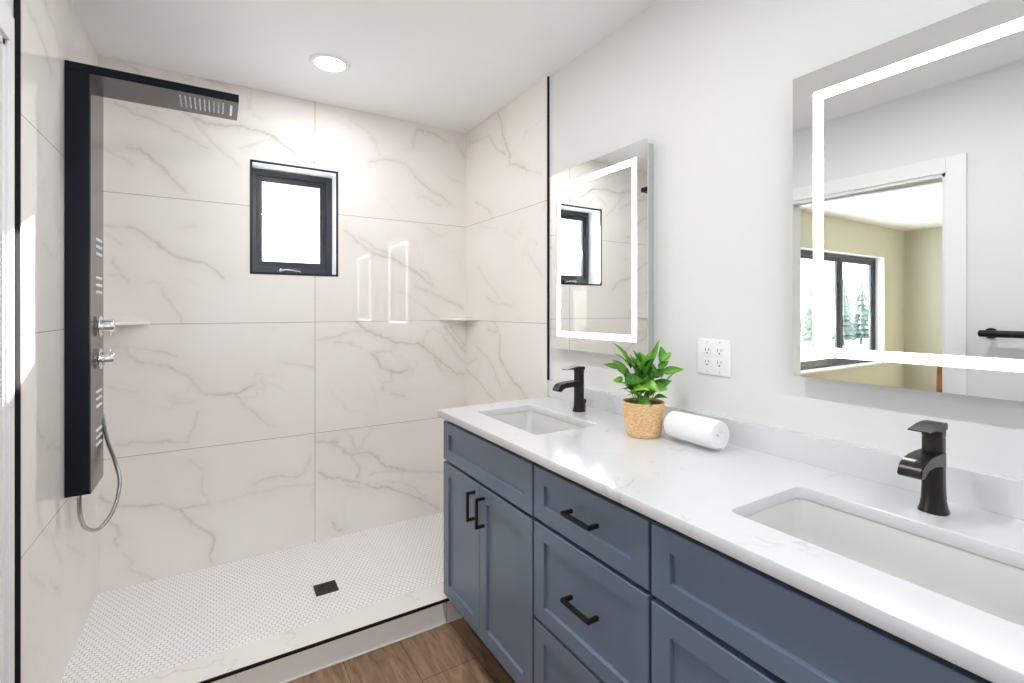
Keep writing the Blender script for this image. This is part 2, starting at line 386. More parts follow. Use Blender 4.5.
def copy_tree(root, delta, name=None):
    c = root.copy(); C.objects.link(c); c.location = root.location+Vector(delta)
    for ch in list(root.children):
        d = ch.copy(); C.objects.link(d); d.parent = c; d.matrix_parent_inverse = ch.matrix_parent_inverse.copy()
        for g in list(ch.children):
            e = g.copy(); C.objects.link(e); e.parent = d; e.matrix_parent_inverse = g.matrix_parent_inverse.copy()
    return c
VEINS = {
 'B': [
  (0.5, [(-0.153,2.332), (-0.113,2.303), (-0.067,2.258), (-0.030,2.210), (0.017,2.169), (0.055,2.137), (0.094,2.087)]),
  (1, [(-0.139,2.319), (-0.049,2.289), (0.007,2.284), (0.084,2.299), (0.163,2.294), (0.235,2.283), (0.288,2.251), (0.352,2.216), (0.407,2.181), (0.464,2.168)]),
  (0.6, [(-0.398,2.309), (-0.358,2.288), (-0.318,2.271), (-0.260,2.257), (-0.200,2.242), (-0.153,2.220), (-0.113,2.201), (-0.067,2.182), (-0.040,2.159)]),
  (0.7, [(-0.358,2.109), (-0.310,2.118), (-0.277,2.092), (-0.235,2.047), (-0.192,2.001), (-0.139,1.944)]),
  (0.4, [(-0.437,2.085), (-0.382,2.064), (-0.334,2.037)]),
  (0.6, [(-0.374,2.500), (-0.334,2.488), (-0.310,2.468)]),
  (0.6, [(-0.049,2.497), (-0.002,2.503), (0.055,2.483)]),
  (0.4, [(0.104,2.190), (0.184,2.227), (0.245,2.261)]),
  (0.3, [(0.163,2.372), (0.204,2.352)]),
  (0.5, [(-0.433,1.750), (-0.390,1.741), (-0.342,1.750)]),
  (0.8, [(-0.350,1.742), (-0.293,1.714), (-0.235,1.663), (-0.183,1.624), (-0.121,1.604), (-0.067,1.596), (-0.021,1.568), (0.026,1.525)]),
  (0.5, [(-0.422,1.705), (-0.374,1.664)]),
  (0.4, [(-0.139,1.755), (-0.095,1.768)]),
  (0.5, [(-0.402,1.581), (-0.382,1.546), (-0.350,1.487)]),
  (0.4, [(-0.414,1.525), (-0.358,1.512)]),
  (0.4, [(-0.226,1.464), (-0.192,1.401), (-0.157,1.327), (-0.144,1.284)]),
  (0.3, [(-0.277,1.489), (-0.226,1.487)]),
  (0.6, [(-0.157,1.967), (-0.130,1.939)]),
  (0.5, [(-0.433,1.177), (-0.366,1.182), (-0.277,1.176), (-0.226,1.158), (-0.170,1.134)]),
  (0.7, [(-0.366,1.169), (-0.318,1.121), (-0.209,1.088), (-0.121,1.035), (-0.085,0.983), (-0.049,0.942), (0.007,0.931), (0.094,0.931), (0.163,0.968)]),
  (0.5, [(0.084,0.924), (0.143,0.845), (0.204,0.780), (0.261,0.741)]),
  (0.4, [(-0.166,0.901), (-0.095,0.903)]),
  (0.4, [(-0.081,0.847), (-0.099,0.773), (-0.121,0.712)]),
  (0.5, [(-0.414,0.734), (-0.318,0.740), (-0.226,0.727), (-0.113,0.707)]),
  (0.4, [(0.288,1.081), (0.352,1.066), (0.452,1.039)]),
  (0.3, [(0.173,1.025), (0.266,1.012)]),
  (0.3, [(-0.422,1.006), (-0.390,0.988), (-0.322,0.977)]),
  (0.7, [(-0.453,0.507), (-0.429,0.479), (-0.374,0.447), (-0.285,0.433), (-0.226,0.426), (-0.157,0.384), (-0.113,0.386), (-0.040,0.386)]),
  (0.8, [(-0.157,0.384), (-0.104,0.313), (-0.058,0.270), (-0.012,0.226), (-0.016,0.183), (-0.030,0.137), (-0.021,0.102)]),
  (0.6, [(-0.426,0.388), (-0.394,0.365), (-0.378,0.311), (-0.406,0.297), (-0.390,0.263)]),
  (0.5, [(-0.366,0.227), (-0.334,0.182), (-0.350,0.151), (-0.293,0.104), (-0.243,0.073)]),
  (0.4, [(-0.113,0.623), (-0.058,0.570), (-0.067,0.452), (-0.035,0.391)]),
  (0.5, [(0.163,0.452), (0.214,0.471), (0.288,0.473), (0.363,0.452), (0.407,0.466), (0.441,0.532)]),
  (0.3, [(0.007,0.382), (0.143,0.404), (0.298,0.409), (0.464,0.395)]),
  (0.7, [(0.764,2.222), (0.842,2.251), (0.916,2.257), (0.982,2.252), (1.026,2.200), (1.072,2.152), (1.153,2.097), (1.212,2.082), (1.272,2.033)]),
  (0.5, [(1.026,2.351), (1.038,2.439), (1.049,2.474), (1.118,2.471), (1.200,2.453), (1.248,2.429)]),
  (0.4, [(0.754,2.395), (0.800,2.332), (0.821,2.273)]),
  (0.3, [(0.668,2.440), (0.749,2.400)]),
  (0.4, [(1.322,2.436), (1.378,2.355)]),
  (0.4, [(1.094,2.057), (1.164,2.032), (1.212,2.010)]),
  (0.3, [(1.248,2.210), (1.372,2.171)]),
  (0.8, [(0.620,1.811), (0.678,1.766), (0.738,1.719), (0.800,1.682), (0.895,1.671), (0.960,1.633), (1.038,1.598), (1.118,1.542), (1.164,1.499)]),
  (0.6, [(0.708,1.783), (0.800,1.723), (0.905,1.683)]),
  (0.6, [(1.083,1.606), (1.129,1.575), (1.158,1.521)]),
  (0.7, [(1.038,1.507), (1.141,1.465), (1.285,1.411), (1.372,1.361)]),
  (0.4, [(0.938,1.472), (1.026,1.420), (1.141,1.344), (1.200,1.305)]),
  (0.4, [(1.164,1.819), (1.248,1.837)]),
  (0.3, [(1.094,1.879), (1.141,1.850), (1.212,1.817)]),
  (1, [(0.688,1.286), (0.728,1.254), (0.789,1.212), (0.852,1.189), (0.916,1.156), (1.004,1.152), (1.072,1.144), (1.112,1.115), (1.176,1.063), (1.248,0.998), (1.309,0.954), (1.385,0.938)]),
  (0.5, [(0.478,1.196), (0.543,1.199), (0.600,1.212), (0.668,1.235), (0.708,1.229)]),
  (0.5, [(0.572,1.183), (0.649,1.170), (0.718,1.137)]),
  (0.7, [(0.769,1.109), (0.805,1.071), (0.826,1.018), (0.889,0.988), (0.960,0.983), (0.993,0.997)]),
  (0.4, [(0.895,0.982), (0.895,0.924), (0.842,0.923), (0.842,0.876)]),
  (0.5, [(0.895,0.851), (0.982,0.827)]),
  (0.8, [(1.236,1.256), (1.285,1.198), (1.334,1.140), (1.385,1.081)]),
  (0.6, [(1.272,1.255), (1.334,1.186), (1.378,1.127)]),
  (0.5, [(1.094,1.149), (1.118,1.225), (1.164,1.240), (1.212,1.211), (1.272,1.131), (1.372,1.013)]),
  (0.4, [(0.769,1.109), (0.895,1.109)]),
  (0.5, [(1.164,1.069), (1.212,0.978), (1.260,0.963)]),
  (0.8, [(0.474,0.632), (0.525,0.615), (0.581,0.612)]),
  (0.6, [(0.525,0.615), (0.600,0.580), (0.649,0.532), (0.698,0.463), (0.713,0.420), (0.698,0.392)]),
  (0.8, [(0.668,0.534), (0.749,0.522), (0.805,0.495), (0.831,0.451), (0.863,0.420), (0.916,0.411), (0.971,0.380)]),
  (0.4, [(0.629,0.650), (0.659,0.621), (0.678,0.563), (0.718,0.562), (0.728,0.601), (0.769,0.657)]),
  (0.8, [(0.488,0.450), (0.525,0.419), (0.591,0.407), (0.629,0.385), (0.698,0.367), (0.759,0.335), (0.810,0.299), (0.873,0.292), (0.949,0.256), (1.004,0.229), (1.072,0.194), (1.141,0.147), (1.200,0.090)]),
  (0.5, [(0.629,0.355), (0.718,0.327)]),
  (0.5, [(0.769,0.390), (0.852,0.396), (0.938,0.381), (1.094,0.353), (1.218,0.326)]),
  (0.4, [(0.810,0.330), (0.873,0.334), (0.960,0.297), (1.049,0.253), (1.118,0.185)]),
  (0.7, [(0.553,0.171), (0.572,0.127), (0.610,0.108)]),
  (0.3, [(0.960,0.377), (0.960,0.302)]),
  (0.4, [(0.442,0.555), (0.424,0.500)]),
 ],
 'R': [
  (0.7, [(2.432,2.504), (2.375,2.420), (2.361,2.338), (2.319,2.270), (2.279,2.203), (2.293,2.165), (2.189,2.132), (2.116,2.091)]),
  (0.5, [(2.786,2.435), (2.616,2.408), (2.521,2.387), (2.461,2.310), (2.347,2.235)]),
  (0.3, [(2.116,2.091), (1.980,2.042)]),
  (0.4, [(2.716,2.038), (2.552,1.970), (2.491,1.922)]),
  (0.3, [(2.649,1.872), (2.432,1.825)]),
  (0.4, [(2.668,1.624), (2.581,1.538), (2.467,1.470), (2.406,1.430)]),
  (0.5, [(2.565,1.433), (2.436,1.392), (2.261,1.383)]),
  (0.4, [(2.103,1.651), (2.030,1.576), (1.983,1.533)]),
  (0.3, [(2.346,1.809), (2.261,1.753)]),
  (0.6, [(2.548,1.243), (2.467,1.222), (2.421,1.247), (2.467,1.284)]),
  (0.9, [(2.406,1.217), (2.406,1.088), (2.346,1.033), (2.261,0.970), (2.193,0.943), (2.133,0.899)]),
  (0.5, [(2.704,1.130), (2.532,1.062), (2.436,0.963), (2.375,0.895)]),
  (0.4, [(2.816,1.003), (2.704,1.047), (2.650,1.056)]),
  (0.5, [(2.854,0.964), (2.704,0.931), (2.532,0.857), (2.467,0.835)]),
 ],
 'L': [
  (0.6, [(1.888,2.225), (1.954,2.209), (2.039,2.182), (2.118,2.135)]),
  (0.5, [(2.052,2.321), (2.161,2.297), (2.220,2.250), (2.220,2.225)]),
  (0.4, [(1.954,1.981), (1.990,1.889)]),
  (0.4, [(2.026,1.575), (2.132,1.536)]),
  (0.3, [(2.190,1.730), (2.220,1.616)]),
  (0.5, [(1.950,1.056), (1.999,0.971), (2.066,0.952)]),
  (0.5, [(2.080,0.924), (2.184,0.898), (2.249,0.869)]),
  (0.4, [(2.112,0.630), (2.155,0.575), (2.260,0.465)]),
  (0.4, [(2.310,0.517), (2.448,0.431), (2.573,0.362)]),
  (0.5, [(2.102,0.481), (2.212,0.396)]),
  (0.4, [(1.899,0.596), (2.061,0.483)]),
 ],
}
# ------------------------------------------------------------------ marble tile sheets
rs = np.random.RandomState(7)
def vnoise(u, v, scale, seed):
    r = np.random.RandomState(seed).rand(96, 96)
    a = u*scale+31.7; b = v*scale+17.3
    i = np.floor(a).astype(int); j = np.floor(b).astype(int); fa = a-i; fb = b-j
    fa = fa*fa*(3-2*fa); fb = fb*fb*(3-2*fb)
    g = lambda p, q: r[p % 96, q % 96]
    return (g(i, j)*(1-fa)+g(i+1, j)*fa)*(1-fb)+(g(i, j+1)*(1-fa)+g(i+1, j+1)*fa)*fb
def fbm(u, v, scale, seed, o=4):
    s = 0; a = 0.5
    for k in range(o): s = s+a*vnoise(u, v, scale*2**k, seed+k); a *= 0.5
    return s/0.9375
def lin(c): return np.array(srgb(*c)[:3])

def axis_coords(a, b, step, joints, edges=()):
    n = int(round((b-a)/step)); c = list(np.linspace(a, b, n+1))
    for j in joints: c = [x for x in c if abs(x-j) > 0.0028 or x in (a, b)]+[j-0.0019, j-0.0011, j+0.0011, j+0.0019]
    for e in edges: c = [x for x in c if abs(x-e) > 0.0015 or x in (a, b)]+[e]
    return np.array(sorted(set(round(x, 5) for x in c)))

JZ = [1.8975, 1.290, 0.6756]
def tile_sheet(name, key, a0, a1, z0, z1, ja, place, seed, hole=None, step=0.0055, dense=1.0):
    ca = axis_coords(a0, a1, step, ja, hole[:2] if hole else ()); cz = axis_coords(z0, z1, step, JZ, hole[2:] if hole else ())
    U, V = np.meshgrid(ca, cz, indexing='ij')
    du = (fbm(U, V, 9, seed+50)-0.5)*0.05; dv = (fbm(U, V, 9, seed+60)-0.5)*0.05
    du2 = (fbm(U, V, 38, seed+51, 3)-0.5)*0.022; dv2 = (fbm(U, V, 38, seed+61, 3)-0.5)*0.022
    PU = U+du*0.3+du2; PV = V+dv*0.3+dv2
    core = np.zeros_like(U); halo = np.zeros_like(U)
    for wt, pts in VEINS[key]:
        d2 = np.full(U.shape, 9.0)
        for (x0, y0), (x1, y1) in zip(pts, pts[1:]):
            dx, dy = x1-x0, y1-y0; L = dx*dx+dy*dy+1e-9
            t = np.clip(((PU-x0)*dx+(PV-y0)*dy)/L, 0, 1)
            d2 = np.minimum(d2, (PU-x0-t*dx)**2+(PV-y0-t*dy)**2)
        d = np.sqrt(d2); wn = 0.0026+0.0045*vnoise(U, V, 14, seed+3)
        core = np.maximum(core, wt*np.exp(-(d/wn)**1.6)*(0.45+0.75*vnoise(U, V, 18, seed+9)))
        halo = np.maximum(halo, wt*np.exp(-(d/0.032)**1.3))
    # faint secondary veins and clouds; each tile has its own stone
    ta = np.zeros_like(U)
    for j in ja: ta = ta+(U > j)
    tz = np.zeros_like(U)
    for j in JZ: tz = tz+(V > j)
    ou = ta*7.31+tz*3.17; ov = ta*2.9+tz*5.3
    s = fbm(U+ou+V*0.5, V+ov, 2.6, seed, 5); thin = np.exp(-(np.abs(s-0.5)/0.009)**1.3)*np.clip((fbm(U+ou, V+ov, 2.2, seed+21, 3)-0.46)*5, 0, 1)
    cloud = fbm(U+ou, V+ov, 3.2, seed+33, 4)
    warm = np.clip((fbm(U, V, 5, seed+44, 3)-0.45)*4, 0, 1)
    base = lin((240, 233, 227)); pale = lin((245, 240, 236)); vg = lin((162, 153, 143)); vt = lin((184, 160, 130)); hz = lin((205, 196, 184))
    col = base+(pale-base)*cloud[..., None]
    h = np.clip(halo*0.28, 0, 1)[..., None]; col = col*(1-h)+hz*h
    th = np.clip(thin*0.13*dense, 0, 1)[..., None]; col = col*(1-th)+vg*th
    vc = vg+(vt-vg)*warm[..., None]; k = np.clip(core*0.52, 0, 1)[..., None]; col = col*(1-k)+vc*k
    g = lin((176, 168, 158))
    J = np.zeros(U.shape, bool)
    for j in ja: J |= np.abs(U-j) < 0.00125
    for j in JZ: J |= np.abs(V-j) < 0.00125
    col[J] = g
    na, nz_ = len(ca), len(cz)
    co = np.array([place(u, v) for u, v in zip(U.ravel(), V.ravel())])
    idx = np.arange(na*nz_).reshape(na, nz_)
    q = np.stack([idx[:-1, :-1], idx[1:, :-1], idx[1:, 1:], idx[:-1, 1:]], -1)
    if hole:
        mu = (ca[:-1]+ca[1:])/2; mv = (cz[:-1]+cz[1:])/2
        keep = ~(((mu > hole[0]) & (mu < hole[1]))[:, None] & ((mv > hole[2]) & (mv < hole[3]))[None, :])
        q = q[keep]
    q = q.reshape(-1, 4)
    me = bpy.data.meshes.new(name)
    me.vertices.add(len(co)); me.vertices.foreach_set('co', co.ravel())
    me.loops.add(q.size); me.loops.foreach_set('vertex_index', q.ravel())
    me.polygons.add(len(q)); me.polygons.foreach_set('loop_start', np.arange(0, q.size, 4)); me.polygons.foreach_set('loop_total', np.full(len(q), 4))
    me.update(calc_edges=True)
    at = me.color_attributes.new('stone', 'FLOAT_COLOR', 'POINT')
    at.data.foreach_set('color', np.concatenate([col.reshape(-1, 3), np.ones((len(co), 1))], 1).ravel())
    me.materials.append(M['tile'])
    o = bpy.data.objects.new(name, me); C.objects.link(o); o['kind'] = 'structure'
    return o

XL, XR, YB, H = -0.458, 1.39, 2.844, 2.509
WX0, WX1, WZ0, WZ1 = 0.149, 0.587, 1.546, 2.138          # shower window opening
tile_sheet('wall_back', 'B', XL, XR, 0.07, H, [0.465], lambda u, v: (u, YB, v), 11, hole=(WX0, WX1, WZ0, WZ1))
tile_sheet('wall_shower_right', 'R', 1.936, YB, 0.07, H, [], lambda u, v: (XR, u, v), 23)
tile_sheet('wall_shower_left', 'L', 1.830, YB, 0.07, H, [], lambda u, v: (XL, u, v), 37, step=0.007)

# masonry behind the tile, with the window opening left free
PX = 1.40; PL = -0.470
bm = BB((-0.59, WX0, YB+0.001, 3.03, 0, H), (WX1, 1.55, YB+0.001, 3.03, 0, H), (WX0, WX1, YB+0.001, 3.03, 0, WZ0), (WX0, WX1, YB+0.001, 3.03, WZ1, H))
struct('wall_back_masonry', bm, M['trimwhite'])
struct('wall_right', B(PX, 1.55, -1.65, 3.03, 0, H), M['paint'])
# tile build-up edges
struct('wall_shower_right_backing', B(XR+0.0005, PX, 1.9365, YB, 0.0, H), M['trimwhite'])
struct('wall_shower_left_backing', B(PL, XL-0.0005, 1.8305, YB, 0.0, H), M['trimwhite'])
DY0, DY1, DZ = 0.942, 1.748, 2.057
bm = BB((-0.59, PL, DY1, YB, 0, H), (-0.59, PL, -1.65, DY0, 0, H), (-0.59, PL, DY0, DY1, DZ, H))
struct('wall_left', bm, M['paint'])
# wall behind the camera with an added window opening
RW = (-0.35, 1.15, 0.75, 2.15)
bm = BB((-0.59, RW[0], -1.65, -1.5, 0, H), (RW[1], 1.55, -1.65, -1.5, 0, H), (RW[0], RW[1], -1.65, -1.5, 0, RW[2]), (RW[0], RW[1], -1.65, -1.5, RW[3], H))
struct('wall_rear', bm, M['paint'])
struct('floor', B(-0.59, 1.40, -1.65, 1.935, -0.1, 0.0), M['wood'])
struct('ceiling', B(-0.59, 1.55, -1.65, 3.03, H, H+0.12), M['ceiling'])
# shower pan and curb
struct('shower_floor', B(XL-0.012, PX, 2.068, YB+0.002, -0.1, 0.073), M['penny'])
cb = struct('shower_curb', B(XL-0.012, PX, 1.9345, 2.069, 0.0, 0.1025), M['curbstone'])
struct('trim_1', B(XL-0.012, PX, 1.9325, 1.938, 0.0920, 0.1035), M['blacktrim'])                 # black profile on the curb edge
struct('trim_2', B(XL-0.012, 0.925, 1.929, 1.9345, 0.0, 0.004), M['trimwhite'])                 # white sealant line at the curb foot
struct('trim_3', BB((0.852, 0.8536, 1.9335, 1.9345, 0.004, 0.0955)), M['slot'])                # joint in the curb face
# black edge profiles where the tile stops
struct('trim_4', B(XR-0.0015, PX+0.001, 1.9315, 1.9365, 1.0135, H-0.002), M['blacktrim'])
struct('trim_5', B(PL-0.001, XL+0.0015, 1.8245, 1.8305, 0.0, H), M['blacktrim'])
t = 0.010
struct('trim_6', BB((WX0-0.001, WX0+t, YB-0.0025, YB+0.004, WZ0, WZ1), (WX1-t, WX1+0.001, YB-0.0025, YB+0.004, WZ0, WZ1),
       (WX0-0.001, WX1+0.001, YB-0.0025, YB+0.004, WZ0-0.001, WZ0+t), (WX0-0.001, WX1+0.001, YB-0.0025, YB+0.004, WZ1-t, WZ1+0.001)), M['blacktrim'])
# baseboards
struct('baseboard_right', BB((PX-0.012, PX, -1.5, 0.06, 0, 0.12)), M['trimwhite'])
struct('baseboard_left', BB((PL, PL+0.012, -1.5, DY0-0.078, 0, 0.12)), M['trimwhite'])
struct('baseboard_rear', BB((PL, PX, -1.5, -1.488, 0, 0.12)), M['trimwhite'])

# doorway: white casing and jamb lining, open to the next room
d1 = struct_empty('door_1', (PL, (DY0+DY1)/2, 0))
cw = 0.08
obj('casing', BB((PL, PL+0.016, DY0-cw, DY0, 0, DZ+cw), (PL, PL+0.010, DY1, 1.796, 0, DZ+cw), (PL, PL+0.016, DY0, DY1, DZ, DZ+cw), bev=0.002), M['trimwhite'], d1)
obj('jamb', BB((-0.60, PL+0.004, DY0-0.002, DY0+0.016, 0, DZ), (-0.60, PL+0.004, DY1-0.016, DY1+0.002, 0, DZ), (-0.60, PL+0.004, DY0, DY1, DZ-0.016, DZ+0.002)), M['trimwhite'], d1)
obj('pocket_track', B(-0.545, -0.515, DY0+0.016, DY1-0.016, DZ-0.024, DZ-0.016), M['alu'], d1)
obj('casing', BB((-0.606, -0.59, DY0-cw, DY0, 0, DZ+cw), (-0.606, -0.59, DY1, DY1+cw, 0, DZ+cw), (-0.606, -0.59, DY0, DY1, DZ, DZ+cw), bev=0.002), M['trimwhite'], d1)

# shower window
w1 = struct_empty('window_1', ((WX0+WX1)/2, 3.0, WZ0))
XZ = lambda y: Matrix.Translation((0, y, 0)) @ Matrix.Rotation(PI/2, 4, 'X')       # local x,y -> world x,z
R4 = lambda x0, x1, y0, y1: [(x0, y0), (x1, y0), (x1, y1), (x0, y1)]
holed('frame', R4(WX0+0.008, WX1-0.004, WZ0+0.008, WZ1-0.004), [R4(WX0+0.038, WX1-0.040, WZ0+0.050, WZ1-0.040)], 0.042, 0.002, M['frame'], w1, XZ(3.007))
holed('sash', R4(WX0+0.036, WX1-0.038, WZ0+0.048, WZ1-0.038), [R4(WX0+0.066, WX1-0.069, WZ0+0.081, WZ1-0.069)], 0.026, 0.003, M['frame'], w1, XZ(3.012))
holed('glazing_bead', R4(WX0+0.056, WX1-0.058, WZ0+0.072, WZ1-0.058), [R4(WX0+0.067, WX1-0.070, WZ0+0.082, WZ1-0.070)], 0.010, 0.001, M['frame'], w1, XZ(2.999))
obj('pane', B(WX0+0.062, WX1-0.064, 3.017, 3.021, WZ0+0.077, WZ1-0.064), M['glass'], w1)
lt = obj('crank_handle', BB((0.292, 0.420, 2.972, 2.990, WZ0+0.020, WZ0+0.046), bev=0.003), M['frame'], w1)
bm = bmesh.new(); tube(bm, [(0.315, 2.968, WZ0+0.033), (0.335, 2.962, WZ0+0.036), (0.40, 2.962, WZ0+0.030), (0.408, 2.966, WZ0+0.027)], 0.004)
cyl(bm, (0.306, 2.972, WZ0+0.033), (0.306, 2.964, WZ0+0.033), 0.009)
obj('crank_arm', bm, M['steel'], w1, sm=True)
for x in (WX0+0.052, WX1-0.052):
    bm = BB((x-0.006, x+0.006, 2.985, 2.992, WZ0+0.26, WZ0+0.40), bev=0.002); cyl(bm, (x, 2.990, WZ0+0.385), (x, 2.980, WZ0+0.385), 0.004)
    obj('latch', bm, M['frame'], w1)

# unseen window added for daylight in the wall behind the camera
w2 = struct_empty('added_window_2', (0.40, -1.6, RW[2]))
holed('frame', R4(*RW), [R4(RW[0]+0.05, 0.375, RW[2]+0.05, RW[3]-0.05), R4(0.425, RW[1]-0.05, RW[2]+0.05, RW[3]-0.05)], 0.06, 0.002, M['frame'], w2, XZ(-1.58))
obj('pane', B(RW[0]+0.02, RW[1]-0.02, -1.582, -1.578, RW[2]+0.02, RW[3]-0.02), M['tinted_glass'], w2)

# ------------------------------------------------------------------ the next room, seen in the mirror through the doorway
AX, AY = -5.92, 3.035
struct('floor_room', B(AX-0.1, -0.59, -1.65, AY+0.17, -0.1, 0.0), M['wood'])
struct('ceiling_room', B(AX-0.1, -0.59, -1.65, AY+0.17, H, H+0.12), M['ceiling'])
struct('wall_room_far', B(AX-0.15, AX, -1.65, AY+0.17, 0, H), M['beige'])
QW = (-5.1, -1.5, 0.5, 2.2)
struct('wall_room_rear', BB((AX, QW[0], -1.65, -1.5, 0, H), (QW[1], -0.59, -1.65, -1.5, 0, H), (QW[0], QW[1], -1.65, -1.5, 0, QW[2]), (QW[0], QW[1], -1.65, -1.5, QW[3], H)), M['beige'])
w4 = struct_empty('added_window_4', (-3.3, -1.6, QW[2]))  # unseen window added to brighten the next room and the doorway
holed('frame', R4(*QW), [R4(QW[0]+0.05, -3.33, QW[2]+0.05, QW[3]-0.05), R4(-3.27, QW[1]-0.05, QW[2]+0.05, QW[3]-0.05)], 0.06, 0.002, M['frame'], w4, XZ(-1.58))
obj('pane', B(QW[0]+0.02, QW[1]-0.02, -1.582, -1.578, QW[2]+0.02, QW[3]-0.02), M['tinted_glass'], w4)
VX0, VX1, VZ0, VZ1 = -5.26, -2.05, 0.62, 2.09
struct('wall_room_window', BB((AX, VX0, AY, AY+0.17, 0, H), (VX1, -0.59, AY, AY+0.17, 0, H), (VX0, VX1, AY, AY+0.17, 0, VZ0), (VX0, VX1, AY, AY+0.17, VZ1, H)), M['beige'])
struct('wall_room_near', BB((-0.600, -0.591, -1.5, DY0-cw, 0, H), (-0.600, -0.591, DY1+cw, AY, 0, H), (-0.600, -0.591, DY0-cw, DY1+cw, DZ+cw, H)), M['beige'])
struct('trim_7', BB((VX0, VX0+0.008, AY-0.001, AY+0.12, VZ0, VZ1), (VX1-0.008, VX1, AY-0.001, AY+0.12, VZ0, VZ1), (VX0, VX1, AY-0.001, AY+0.12, VZ1-0.008, VZ1), (VX0, VX1, AY-0.03, AY+0.12, VZ0-0.012, VZ0+0.008)), M['trimwhite'])
w3 = struct_empty('window_3', ((VX0+VX1)/2, AY+0.14, VZ0))
a, b, c, d = VX0+0.008, VX1-0.008, VZ0+0.008, VZ1-0.008
xs = [a, a+(b-a)*0.31, a+(b-a)*0.655, b]
holes = []; f = 0.055
for i in range(3):
    holes.append(R4(xs[i]+(f if i == 0 else 0.03), xs[i+1]-(f if i == 2 else 0.03), c+0.055, d-0.055))
holed('frame', R4(a, b, c, d), holes, 0.06, 0.002, M['frame'], w3, XZ(AY+0.135))
for i in range(3):
    x0, x1 = holes[i][0][0]-0.004, holes[i][1][0]+0.004
    if i < 2: holed('sash', R4(x0, x1, c+0.05, d-0.05), [R4(x0+0.05, x1-0.05, c+0.10, d-0.10)], 0.034, 0.003, M['frame'], w3, XZ(AY+0.128))
obj('pane', B(a+0.03, b-0.03, AY+0.138, AY+0.142, c+0.03, d-0.03), M['glass'], w3)

# ------------------------------------------------------------------ ceiling lights
def can_light(x, y, label, lens='lens'):
    t = thing('recessed_light', label, 'ceiling light', (x, y, H), 'recessed ceiling lights')
    bm = bmesh.new(); lathe(bm, [(0.090, 0.0), (0.090, -0.003), (0.086, -0.006), (0.066, -0.007), (0.064, -0.004)], (x, y, H))
    obj('trim_ring', bm, M['trimwhite'], t, sm=True)
    bm = bmesh.new(); lathe(bm, [(0.0651, -0.0035), (0.060, -0.0055), (0.0, -0.0065)], (x, y, H))
    obj('diffuser', bm, M[lens], t, sm=True)
    return t
can_light(0.452, 2.362, 'round white recessed ceiling light over the tiled shower', 'lens_low')
can_light(0.43, 1.00, 'added out-of-view round white recessed ceiling light between the doorway and the double vanity')  # out of view, added to light the vanity and shower
can_light(0.43, -0.40, 'added round white recessed ceiling light behind the camera, second from the added rear window')  # added fill lamp, never in view
can_light(0.43, -1.15, 'unseen round white recessed ceiling light added nearest the added rear window')  # another unseen lamp added for overall brightness
# ------------------------------------------------------------------ vanity cabinets
FX = 0.82                                              # door and drawer face plane
CY0, CY1 = 0.072, 1.896
def shaker(name, y0, y1, z0, z1, parent, st=0.052, rail=0.046):
    # frame-and-panel front: raised frame, recessed flat panel
    bm = bmesh.new(); T = 0.019; rec = 0.009
    O = [(y0, z0), (y1, z0), (y1, z1), (y0, z1)]
    I = [(y0+st, z0+rail), (y1-st, z0+rail), (y1-st, z1-rail), (y0+st, z1-rail)]
    e = 0.0018
    L = [[(FX+T, y, z) for y, z in O],
         [(FX+e, y, z) for y, z in O],
         [(FX, y+(e if i in (0, 3) else -e), z+(e if i in (0, 1) else -e)) for i, (y, z) in enumerate(O)],
         [(FX, y, z) for y, z in I],
         [(FX+rec, y+(0.0015 if i in (0, 3) else -0.0015), z+(0.0035 if i in (0, 1) else -0.0015)) for i, (y, z) in enumerate(I)]]
    loft(bm, L, True, True)
    return obj(name, bm, M['cab'], parent)

def pull(parent, vertical, y, z, ln):
    bm = bmesh.new(); s = 0.005; x0, x1 = FX-0.036, FX-0.026; h = ln/2
    if vertical:
        box(bm, x0, x1, y-s, y+s, z-h, z+h, 0.0012)
        for q in (z-h, z+h-0.010): box(bm, x1-0.001, FX+0.0005, y-s, y+s, q, q+0.010, 0.0012)
    else:
        box(bm, x0, x1, y-h, y+h, z-s, z+s, 0.0012)
        for q in (y-h, y+h-0.010): box(bm, x1-0.001, FX+0.0005, q, q+0.010, z-s, z+s, 0.0012)
    return obj('handle', bm, M['black'], parent)

ZT, ZB = 0.888, 0.157
def cabinet(label, y0, y1, group=None):
    t = thing('vanity_cabinet', label, 'cabinet', (1.1, (y0+y1)/2, 0), 'blue shaker cabinets under the quartz counter')
    bx = FX+0.0195
    bm = BB((bx, bx+0.018, y0, y1, ZB, 0.9095), (bx+0.018, PX-0.002, y0, y0+0.016, ZB, 0.9095), (bx+0.018, PX-0.002, y1-0.016, y1, ZB, 0.9095),
            (bx+0.018, PX-0.002, y0+0.016, y1-0.016, ZB, ZB+0.016), (PX-0.012, PX-0.002, y0+0.016, y1-0.016, ZB+0.016, 0.9095))
    obj('carcass', bm, M['cabin'], t)
    obj('toe_kick', B(0.925, PX-0.002, y0, y1, 0.0005, ZB), M['cabin'], t)
    return t
g = 0.0015
cA = cabinet('slate blue two-door cabinet nearest the shower, under the far sink', 1.2175, CY1)
shaker('false_drawer', 1.222, 1.8945, 0.7295, ZT, cA)
dA = shaker('door', 1.568, 1.8945, ZB+0.002, 0.7175, cA, rail=0.052); pull(dA, True, 1.603, 0.632, 0.108)
dB = shaker('door', 1.222, 1.5655, ZB+0.002, 0.7175, cA, rail=0.052); pull(dB, True, 1.531, 0.632, 0.108)
cB = cabinet('slate blue three-drawer cabinet in the middle of the vanity', 0.7545, 1.2165)
for z0, z1, zp in ((0.7325, ZT, 0.815), (0.4335, 0.7205, 0.582), (ZB+0.002, 0.4225, None)):
    d = shaker('drawer', 0.7585, 1.2125, z0, z1, cB)
    pull(d, False, 0.977, zp if zp else 0.295, 0.114)
